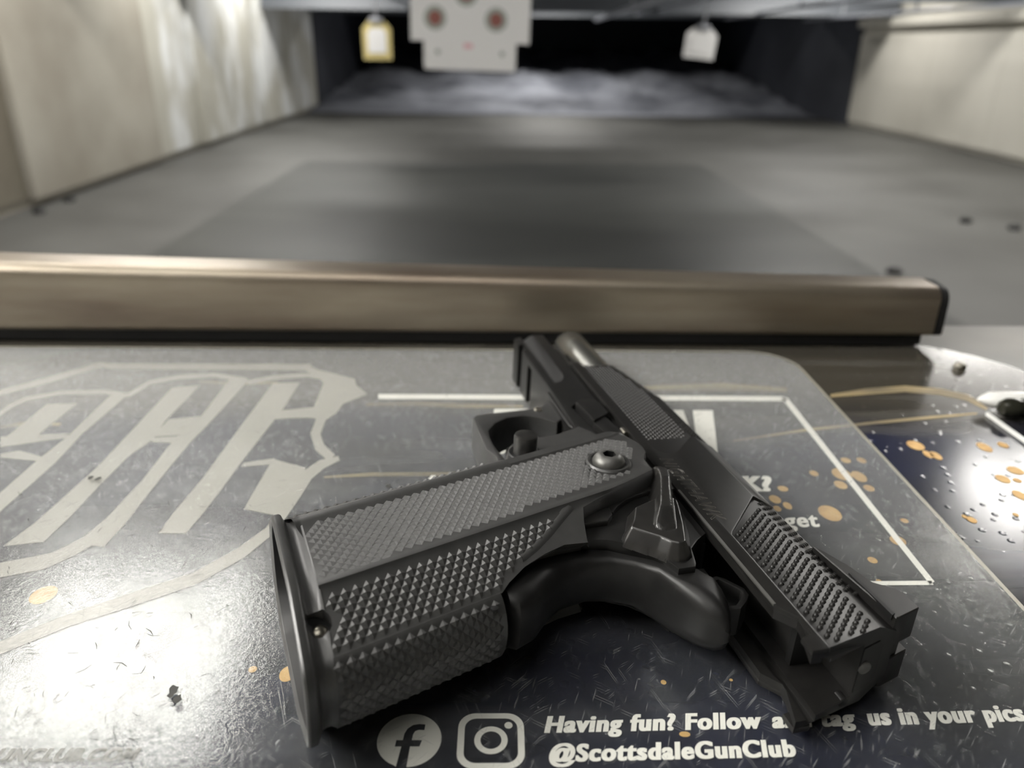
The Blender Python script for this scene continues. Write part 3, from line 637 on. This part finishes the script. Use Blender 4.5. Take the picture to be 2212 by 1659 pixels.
# rear of slide: firing pin stop, firing pin, extractor
fs_poly = [(-6.2, 5.2), (6.2, 5.2), (6.2, 10.5), (4.5, 12.0), (-4.5, 12.0), (-6.2, 10.5)]
vs = [(xr(z) - 0.25, y, z) for y, z in fs_poly] + [(xr(z) + 2, y, z) for y, z in fs_poly]
build('firing_pin_stop', vs, [tuple(range(6)), tuple(range(11, 5, -1))] + [(i, (i + 1) % 6, 6 + (i + 1) % 6, 6 + i) for i in range(6)], M['black'], slide, MM, 30)
lathe('firing_pin', (xr(6.4) - 0.9, 0.6, 6.6), 'x', [(1.5, 1.6), (0.3, 1.6), (0, 1.1)], M['screw'], slide, 20)
lathe('extractor', (xr(4) - 0.5, -8.3, 3.0), 'x', [(2.5, 1.3), (0.2, 1.3), (0, .9)], M['black'], slide, 16)
# breech block wall inside
vs, fs = boxv(15, 17, -7.3, 7.3, -3.5, 5.2); build('breech_wall', vs, fs, M['inside'], slide, MM, 30)
# sights
rs = bmesh.new()
prof = [(36, 13.2), (33.5, 14.4), (27, 16.9), (20, 18.6), (17.2, 22.0), (15.6, 23.2), (9.9, 23.3), (9.5, 22.9), (7.4, 16.0), (7.4, 15.2), (36, 12.8)]
low = [(36, 13.2), (33.5, 14.4), (27, 16.9), (20, 18.4), (9.0, 19.6), (8.0, 16.0), (7.4, 15.2), (36, 12.8)]
prism_bm(prof, 1.9, 10.2, 0.3, 1, rs); prism_bm(prof, -10.2, -1.9, 0.3, 1, rs); prism_bm(low, -2.0, 2.0, 0.0, 1, rs)
from_bm('rear_sight', rs, M['slide'], G)
prism('sight_gap_shade', [(24, 14.7), (24, 15.5), (8.6, 15.7), (8.2, 14.7)], 9.0, 10.45, M['inside'], slide, 0.0)  # solid dark strip stands in for shade in the gap below the sight
fsb = bmesh.new(); prism_bm([(158, 12.5), (157, 17.0), (153, 17.2), (147, 13.2)], -1.7, 1.7, 0.2, 1, fsb); from_bm('front_sight', fsb, M['slide'], G)
# ---- barrel, guide rod
lathe('barrel', (0, 0, BORE), 'x', [(60, 7.2), (166, 7.2), (205, 7.35), (217, 7.4), (218, 6.8), (218.2, 5.2), (217.6, 4.6), (200, 4.5)], M['barrel'], G, 40)
lathe('guide_rod', (0, 0, -7.4), 'x', [(160, 4.2), (203, 4.2), (204, 3.4)], M['black'], G, 24)
# ---- frame
def slant_cut(xz):
    b = prism_bm(xz, 8.9, 12.0)
    for v in b.verts:
        if v.co.y < 9: v.co.y = 9.75 + (v.co.z + 16.4) * 0.42
    return b
frame = prism('frame', [(207, -11.8), (207, -18), (203.5, -25.4), (202.5, -26.2), (142, -26.2), (117, -26.6), (112, -27), (108, -36), (70, -48), (50, -52), (48.8, -43.1), (48.1, -39), (44.8, -32.6), (39.6, -28), (33.4, -25.8), (33.6, -21.2), (35, -20.4), (41, -18.7), (44.4, -15.2), (46.8, -11.8)], -9.8, 9.8, M['black'], G, 0.55, 2)
ss_pad = [(128.8, -21.6), (130.4, -19.6), (130.8, -14.8), (127.3, -13.3), (118.9, -12.9), (117.2, -14.6), (113.4, -20.0)]
ss_rest = [(114.5, -20.0), (112, -20.2), (103.4, -18.6), (101.8, -16.8), (102, -14.6), (105.1, -13.5), (108.6, -13.2), (118.2, -14.6)]
cuts = [prism_bm([(131.5, -20.5), (131.8, -13.6), (129.5, -12.3), (105, -12.3), (100.5, -13.5), (100.2, -19.2), (112, -22), (129.2, -23.2)], 8.2, 12.0),
        slant_cut([(214, -16.4), (160, -16.9), (156, -17.6), (152.5, -20), (151.2, -22.8), (214, -23.0)]),
        prism_bm([(194.5, -24.2), (188, -24.2), (188, -30), (194.5, -30)], -12, 12), prism_bm([(178, -24.2), (172, -24.2), (172, -30), (178, -30)], -12, 7.0)]
boolean(frame, cuts)
b2 = bmesh.new(); prism_bm([(146, -26.0), (146, -27.4), (117, -27.6), (114, -26.0)], -8.5, 8.5, .3, 1, b2); from_bm('frame_underside', b2, M['black'], frame)
st = bmesh.new(); prism_bm(ss_pad, 6, 11.9, 0.5, 2, st); prism_bm(ss_rest, 6, 11.0, 0.6, 2, st)
sstop = from_bm('slide_stop', st, M['black'], G)
lathe('plunger', (107.6, 10.2, -12.0), 'x', [(-3.2, .9), (0.5, .9), (1.2, .5)], M['pin'], sstop, 14)
# ---- trigger guard, web
tg = prism('trigger_guard', [(144, -26.0), (138, -31.5), (136.3, -36), (135.3, -44), (134.4, -52), (133.4, -56.6), (131.6, -58.1), (120, -58.3), (107.5, -58.3), (104.7, -57.0), (102, -56.2), (94, -56.4), (94, -53.0), (100.7, -53.6), (106, -54.7), (110.4, -55.2), (116, -55.3), (121, -54.6), (126.3, -51.3), (130.0, -46.2), (131.1, -40.1), (129.1, -35), (125.5, -31.4), (123.8, -29.6), (128, -26.0)], -6.6, 6.6, M['grip'], G, 0.7, 2)
lathe('guard_pin', (134.8, 6.1, -33.6), 'y', [(0, 1.5), (0.9, 1.5), (1.2, 1.0)], M['pin'], tg, 16)
web = prism('grip_frame', [(113, -25.8), (111, -28.5), (108, -34.5), (106.6, -40), (106.2, -46), (105.0, -49.6), (101.5, -52.4), (96, -54.6), (88, -57), (60, -62), (56, -45), (66, -24), (96, -17), (108, -22.5)], -10.6, 10.6, M['grip'], G, 1.6, 3)
lathe('magazine_release', (95.9, 0, -48.5), 'y', [(9, 3.75), (16.2, 3.75), (16.8, 3.5), (17.0, 3.0)], M['safety'], G, 32)
lathe('release_recess', (95.9, 0, -48.5), 'y', [(10.4, 5.6), (10.9, 5.0), (10.75, 4.4)], M['inside'], G, 32)
trg = [(111.5, -27), (110.2, -33), (110.4, -39), (112.0, -45), (114.2, -49.5), (112.6, -50.4), (109.6, -46), (107.5, -40), (107, -33), (107.5, -27)]
prism('trigger', trg, -3.4, 3.4, M['black'], G, 0.5, 2)
# ---- grip (u along the grip axis, v front to back)
CS, SN = 0.9354, 0.3535
def uv(u, v, y): return (SN * u + CS * v, y, CS * u - SN * v)
def ub(v): return -93.0 - (96.0 - v) * 0.205
def prof_y(v):
    if v >= 98.5: return lerp([(98.5, 15.7), (101.5, 14), (105, 11.5), (107.8, 8.5), (109, 5)], v)
    if v >= 94.8: return 16.2
    if v >= 71.6: return 15.75
    if v >= 69.8: return 16.1
    return 15.4 - (69.8 - v) * 0.43
def half(vr):
    vsx = [109.0, 107.8, 105, 101.5, 98.5, 97.5, 94.9, 94.2, 88, 80, 72.2, 71.5, 70.0, 69.2]
    out = [(109.0, 0.0), (109.0, 5.0)] + [(v, prof_y(v)) for v in vsx[1:]]
    for t in (0.25, 0.5, 0.75, 1.0): v = 69.2 + (vr - 69.2) * t; out.append((v, prof_y(v)))
    out.append((vr + 2.5, prof_y(vr) - 3))
    return out
VR = [(-120, 55.2), (-54, 55.2), (-51, 56.8), (-45, 59.0), (-38, 60.2), (-32, 60.6), (-25, 59.0)]
secs = []
us = [None, -88, -82, -74, -66, -58, -54, -51, -48, -45, -41, -38, -35, -32, -28, -25.5]
for u in us:
    vr = lerp(VR, u if u is not None else -95)
    h = half(vr); full = h + [(v, -y) for v, y in h[:0:-1]]
    secs.append([uv((ub(v) + 6.6) if u is None else u, v, y) for v, y in full])
grip = loft('grip', secs, M['grip'], G, smooth=28)
# upper side plates of the grip
VR2 = [(-25.5, 59.0), (-22.5, 64.5), (-20.3, 67.6), (-10, 69.2), (8.4, 71.8), (9.1, 74.0), (10.6, 77.8), (12.5, 79.6), (14.4, 81), (16.0, 84.0), (17.0, 87.0), (17.6, 90)]
VF2 = [(-25.5, 98.7), (9.6, 99.2), (13.0, 98.4), (15.2, 97.1), (16.6, 95.5), (17.3, 94.0), (17.6, 92)]
for s in (1, -1):
    secs = []
    for u in [-25.5, -22.5, -20.3, -15, -10, -4, 2, 8.4, 9.1, 10.6, 12.5, 14.4, 16.0, 17.0, 17.6]:
        a, b = lerp(VR2, u), lerp(VF2, u); row = []
        top = lerp([(-30, 0), (12, 0), (16.0, -0.25), (17.0, -.6), (17.6, -1.3)], u)
        row.append((a - .3, 9.5)); row.append((a, max(prof_y(a) - 1.2, 10)))
        for vk in (59.6, 62, 64.5, 67, 69.2, 70.0, 71.5, 72.2, 73.2, 76, 79, 82, 86, 90, 92.5, 94.2, 94.9, 96.4, 97.6):
            v = min(max(vk, a + .5), b - .5); row.append((v, prof_y(v) + top + (0.42 if (u > 13.6 or v - a < 1.8) and 72 < v < 95 else 0)))
        row.append((b, 14.9 + top)); row.append((b + .4, 9.5))
        secs.append([uv(u, v, s * y) for v, y in row])
    loft('grip_plate', secs, M['grip'], grip, smooth=32)
# smooth shoulder behind the rear checkering
def scallop():
    P = [(-23.8, 69.2), (-29.0, 66.9), (-34.5, 64.4), (-40, 62.3), (-45.0, 60.9)]
    secs = []
    for u, v in P:
        row = []
        for du_, h in ((-1.3, -0.15), (-0.6, 0.28), (0.0, 0.40), (0.6, 0.34), (1.3, -0.2)):
            row.append(uv(u - du_ * 0.6, v + du_ * .75, prof_y(v + du_ * .75) + h))
        secs.append(row)
    return loft('thumb_scallop', secs, M['grip'], grip, closed=False, caps=False, smooth=60)
scallop()
# checkering
def on_grip(u, v, s):
    e = 0.2; y = prof_y(v); dy = (prof_y(v + e) - prof_y(v - e)) / (2 * e)
    p = Vector(uv(u, v, s * y)); du = Vector(uv(1, 0, 0)); dv = (Vector(uv(0, 1, s * dy))).normalized(); n = du.cross(dv).normalized()
    if n.y * s < 0: n = -n
    return p, du, dv, n
def pyramids(pts, lu, lv, h):
    vs, fs = [], []
    for p, du, dv, n in pts:
        k = len(vs); b = p - n * 0.02
        for a, c in ((1, 0), (0, 1), (-1, 0), (0, -1)): q = b + du * (a * lu) + dv * (c * lv); vs.append(tuple(q))
        for a, c in ((1, 0), (0, 1), (-1, 0), (0, -1)): q = b + du * (a * lu * .1) + dv * (c * lv * .1) + n * h; vs.append(tuple(q))
        for i in range(4): j = (i + 1) % 4; fs.append((k + i, k + j, k + 4 + j, k + 4 + i))
        fs.append((k + 4, k + 5, k + 6, k + 7))
    return vs, fs
def xz2uv(x, z): return (SN * x + CS * z, CS * x - SN * z)
main_uv = [xz2uv(*p) for p in [(56.2, -113.5), (37.2, -109.6), (37.6, -105.6), (53.8, -63.7), (59.5, -53.9), (64.6, -40.1), (68.4, -28.7), (70.5, -23.4), (74.8, -22.0), (78.7, -20.3), (83, -18.6), (89.3, -19.5), (91.8, -25.1), (84.8, -41.3), (78.8, -57.8), (62.4, -101.2), (59.2, -109.0)]]
rear_uv = [(-91.0, 68.3), (-27.5, 68.3), (-30.5, 66.0), (-39, 62.5), (-47.0, 60.6), (-53, 56.6), (-94.5, 56.4)]
su, sv = xz2uv(76.9, -28.7)
for s in (1, -1):
    P = []; j = 0; v = 72.6; DU, DV = 2.62, 1.3
    while v < 94.4:
        u = -93 + (DU / 2 if j % 2 else 0)
        while u < 16:
            if pip((u, v), main_uv) and math.hypot(u - su, v - sv) > 6.9: P.append(on_grip(u, v, s))
            u += DU
        v += DV; j += 1
    a, b = pyramids(P, DU * .5, DV, 0.60); tag(build('checkering', a, b, M['grip'], grip, MM, 0), kind='stuff')
    P = []; j = 0; v = 56.9; DV = 1.44
    while v < 68.6:
        u = -96 + (DU / 2 if j % 2 else 0)
        while u < -25:
            if pip((u, v), rear_uv) and math.hypot(u + 94.6, v - 63.0) > 4.2: P.append(on_grip(u, v, s))
            u += DU
        v += DV; j += 1
    a, b = pyramids(P, DU * .5, DV, 0.60); tag(build('checkering', a, b, M['grip'], grip, MM, 0), kind='stuff')
# front strap checkering
P = []
for j, y in enumerate([-12 + k * 1.05 for k in range(24)]):
    for k in range(26):
        u = -86 + k * 2.66 + (1.33 if j % 2 else 0)
        if u > -28: continue
        ay = abs(y); v = 109.0 if ay < 5 else lerp([(5, 109.0), (8.5, 107.8), (11.5, 105), (14, 101.5)], ay)
        n = Vector(uv(0, 1, 0)) if ay < 5 else (Vector(uv(0, .75, 0)) + Vector((0, math.copysign(.66, y), 0))).normalized()
        du = Vector(uv(1, 0, 0)); P.append((Vector(uv(u, v, y)), du, n.cross(du), n))
a, b = pyramids(P, 1.33, 1.05, 0.7); tag(build('front_strap_checkering', a, b, M['grip'], grip, MM, 0), kind='stuff')
# grip screw
lathe('screw_bushing', (76.9, 0, -28.7), 'y', [(14, 6.6), (15.95, 6.6), (16.45, 6.1), (16.45, 5.5), (15.4, 5.1)], M['grip'], grip, 40)
sc = [ring((76.9, y, -28.7), 'y', r_, 48) for y, r_ in [(14, 4.7), (16.4, 4.75), (17.3, 4.4), (18.1, 3.7), (18.6, 2.9), (18.75, 2.4)]] + [ring((76.9, 18.7, -28.7), 'y', 2.05, 48, 0.3, True)]
screw = loft('grip_screw', sc, M['screw'], grip, caps=False)
hx = [ring((76.9, 18.7, -28.7), 'y', 2.05, 48, 0.3, True), ring((76.9, 16.6, -28.7), 'y', 2.0, 48, 0.3, True), ring((76.9, 16.6, -28.7), 'y', 0.01, 48, 0.3)]
loft('hex_socket', hx, M['inside'], screw, caps=False)
# ---- mainspring housing
msh = []
for u in (None, -90, -80, -70, -60, -54.5):
    pts = [(57.5, 8.6), (55.3, 9.25), (54.4, 8.75), (53.2, 7.2), (52.2, 5.0), (51.6, 2.6), (51.4, 0)]
    full = pts + [(v, -y) for v, y in pts[-2::-1]]
    msh.append([uv((ub(v) + 6.6) if u is None else u, v, y) for v, y in full])
mh = loft('mainspring_housing', msh, M['grip'], G, smooth=40)
arc = [(54.6, 8.9), (53.2, 7.2), (52.2, 5.0), (51.6, 2.6), (51.4, 0), (51.6, -2.6), (52.2, -5.0), (53.2, -7.2)]
ln = [0]
for (a0, a1), (b0, b1) in zip(arc, arc[1:]): ln.append(ln[-1] + math.hypot(b0 - a0, b1 - a1))
P = []; j = 0; d = 1.4
while d < ln[-1]:
    v = lerp(list(zip(ln, [a for a, _ in arc])), d); y = lerp(list(zip(ln, [b for _, b in arc])), d)
    v2 = lerp(list(zip(ln, [a for a, _ in arc])), d + .1); y2 = lerp(list(zip(ln, [b for _, b in arc])), d + .1)
    dv = (Vector(uv(0, v2, y2)) - Vector(uv(0, v, y))); dv = dv.normalized() if dv.length > 1e-6 else Vector((0, -1, 0)); du = Vector(uv(1, 0, 0)); n = du.cross(dv).normalized()
    if n.dot(Vector(uv(0, -1, 0))) < 0 and abs(y) < 8: n = -n
    k = 0
    while True:
        u = -94 + k * 2.66 + (1.33 if j % 2 else 0); k += 1
        if u > -56: break
        P.append((Vector(uv(u, v, y)), du, dv, n))
    d += 1.4; j += 1
a, b = pyramids(P, 1.33, 1.4, 0.48); tag(build('checkering', a, b, M['grip'], mh, MM, 0), kind='stuff')
lathe('housing_pin_hole', uv(-57.5, 53.0, 7.4), 'y', [(0, .9), (0.6, .9), (0.65, .6)], M['inside'], mh, 12)
# ---- magwell
mp_ = [(109.0, 0), (109.0, 5), (107.8, 8.5), (105, 11.5), (101.5, 14), (98.5, 15.6), (94, 15.8), (82, 15.8), (70.3, 15.8), (64, 13.2), (58.5, 10.8), (55.3, 9.3), (53.2, 7.2), (52.0, 4.4), (51.4, 0)]
mfull = mp_ + [(v, -y) for v, y in mp_[-2:0:-1]]
def mw(d, du):
    out = []
    for v, y in mfull:
        v2 = 80 + (v - 80) * (1 + d / 29.0); y2 = y * (1 + d / 15.5); out.append(uv(ub(v2) + du, v2, y2))
    return out
mws = [mw(-2.6, 6.9), mw(0.05, 6.9), mw(-0.05, 6.4), mw(-0.7, 5.5), mw(-0.85, 4.4), mw(-0.6, 3.4), mw(0.6, 2.7), mw(1.3, 2.4), mw(1.55, 2.0), mw(1.55, 0.6), mw(1.2, 0.1), mw(0.7, 0.0), mw(-0.3, 0.6), mw(-2.0, 5.0)]
mwell = loft('magwell', mws + mws[:1], M['grip'], G, caps=False, smooth=30)
bmx = bmesh.new(); bmx.from_mesh(mwell.data); bmesh.ops.remove_doubles(bmx, verts=bmx.verts, dist=1e-7); bmx.to_mesh(mwell.data); bmx.free(); finish(mwell.data, 30)
loft('magazine_channel', [mw(-0.4, 0.75), mw(-2.15, 5), mw(-2.75, 7), mw(-3.0, 40)], M['inside'], mwell, caps=False)
loft('channel_cap', [mw(-3.0, 38), mw(-3.0, 40)], M['inside'], mwell)  # near-black cap added to close off the channel
pc = uv(-94.6, 63.0, 12.3)
def pin_cut(): return prism_bm([(pc[0] + 2.8 * math.cos(t * math.pi / 10), pc[2] + 2.8 * math.sin(t * math.pi / 10)) for t in range(20)], pc[1] - 3.4, pc[1] + 6)
boolean(mwell, [pin_cut()]); boolean(grip, [pin_cut()])
lathe('grip_pin', (pc[0], pc[1] - 3.2, pc[2]), 'y', [(0, 2.2), (1.0, 2.0), (1.7, 1.4), (2.0, .4)], M['pin'], mwell, 20)
# ---- grip safety with beavertail
GS = [((38.0, -69.0), (31.5, -68.0), 8.0), ((39.5, -67.0), (30.2, -66.0), 8.2), ((41.2, -64.0), (32.6, -61.4), 8.2), ((44.6, -58.2), (37.5, -57.2), 8.0), ((47.4, -52.6), (41.2, -52.4), 6.9), ((48.2, -45.2), (43.4, -45.0), 6.9), ((46.9, -39.0), (43.0, -39.4), 6.9), ((44.0, -34.0), (40.0, -33.0), 6.9), ((39.8, -29.4), (35.4, -29.2), 7.8), ((34.6, -25.6), (29.6, -26.6), 8.0), ((33.5, -20.6), (24.2, -23.8), 8.0), ((30.0, -17.8), (21.8, -22.2), 7.4), ((27.0, -17.2), (20.2, -20.8), 6.6), ((24.0, -17.0), (19.2, -19.6), 5.4), ((21.6, -17.2), (18.8, -18.8), 3.8), ((20.2, -17.6), (19.0, -18.2), 2.0)]
secs = []
for (ix, iz), (ox, oz), w in GS:
    hp = [(-.15, w), (0.0, w), (0.45, w), (0.62, w - .15), (0.86, w - 1.1), (1.0, w - 2.8), (1.05, w * .35), (1.05, 0)]
    full = hp + [(t, -y) for t, y in hp[-2::-1]]
    secs.append([(ix + (ox - ix) * t, y, iz + (oz - iz) * t) for t, y in full])
loft('grip_safety', secs, M['black'], G, smooth=50)
# ---- thumb safety
body_o = [(56.8, -30.2), (50.6, -33.2), (47.4, -35.4), (45.6, -35.2), (42.6, -32), (40, -29), (37.4, -27), (36, -24.8), (35.9, -22.6), (37, -20.6), (45.5, -17.4), (53.5, -14.9), (57, -14), (60.4, -15.2), (61.2, -20), (59.8, -24)]
fin_c = [(72.6, -15.0), (68.6, -15.2), (63.6, -17.0), (58.0, -19.4), (51.0, -22.2), (45.4, -24.6)]
fin_w = [1.25, 1.3, 1.15, 1.15, 1.45, 2.3]
def seg_d(p, a, b):
    dx, dz = b[0] - a[0], b[1] - a[1]; t = max(0, min(1, ((p[0] - a[0]) * dx + (p[1] - a[1]) * dz) / (dx * dx + dz * dz)))
    return math.hypot(p[0] - a[0] - t * dx, p[1] - a[1] - t * dz), t
def sstep(t): t = max(0.0, min(1.0, t)); return t * t * (3 - 2 * t)
def safety_y(x, z):
    p = (x, z); d = min(seg_d(p, body_o[i], body_o[(i + 1) % len(body_o)])[0] for i in range(len(body_o)))
    y = 8.8 + (1.4 + 3.9 * min(1, d / 2.1) if pip(p, body_o) else 0.0)
    best = 0
    for i in range(len(fin_c) - 1):
        dd, t = seg_d(p, fin_c[i], fin_c[i + 1]); w = fin_w[i] + (fin_w[i + 1] - fin_w[i]) * t
        top = lerp([(43, 14.2), (47, 15.7), (50, 17.0), (54, 17.8), (64, 17.7), (70, 16.8), (74, 15.2)], x)
        fl = 2.6 if dd > 0 else 0
        if dd <= w: best = max(best, top - 0.25 * (dd / w) ** 4)
        elif dd < w + 3.4: best = max(best, top - (top - 8.8) * sstep((dd - w) / 3.4) ** 0.62)
    return max(y, best)
gv, gf, gi = [], [], {}
st_ = 0.3; nx_, nz_ = int((77 - 31) / st_), int((38.5 - 11) / st_)
for i in range(nx_ + 1):
    for j in range(nz_ + 1):
        x, z = 31 + i * st_, -38.5 + j * st_
        if z > -11.3: z = -11.3
        gi[i, j] = len(gv); gv.append((x, safety_y(x, z), z))
for i in range(nx_):
    for j in range(nz_):
        q = (gi[i, j], gi[i + 1, j], gi[i + 1, j + 1], gi[i, j + 1])
        if max(gv[k][1] for k in q) > 9.3: gf.append(q)
build('thumb_safety', gv, gf, M['safety'], G, MM, 60)
# ---- frame rib, sear block
rb_ = bmesh.new()
prism_bm([(60.4, -42.2), (60.1, -34), (56.9, -34.4), (54.2, -36.6), (53.6, -43.6)], 9.0, 11.6, 0.5, 2, rb_)
prism_bm(strip_poly([(58.6, -34.6), (61.5, -32.2), (64.2, -28.8), (66.8, -24.4), (68.2, -19.8), (68.6, -15.6), (68.2, -11.6)], 2.1), 9.0, 11.3, 0.4, 2, rb_)
from_bm('plunger_tube', rb_, M['safety'], frame)
# ---- hammer
hp_ = [(34.8, -16.2), (35.6, -13.4), (34.4, -12.2), (30.2, -9.4), (28.4, -9.5), (26.4, -11.2), (24.2, -13.8), (24.4, -17.0)]
hb = bmesh.new(); prism_bm(strip_poly(hp_, 1.5), -4, 4, 0.3, 2, hb); prism_bm([(36.5, -15), (34.2, -17.6), (24.6, -18.6), (24, -21), (40, -22), (40, -15)], -3.9, 3.9, 0.3, 2, hb)
from_bm('hammer', hb, M['black'], G)
# frame bridge behind (dark inside of the frame)
vs, fs = boxv(46, 60, -7, 7, -18, -11.9); build('frame_inside', vs, fs, M['inside'], frame, MM, 30)
bpy.context.view_layer.update()
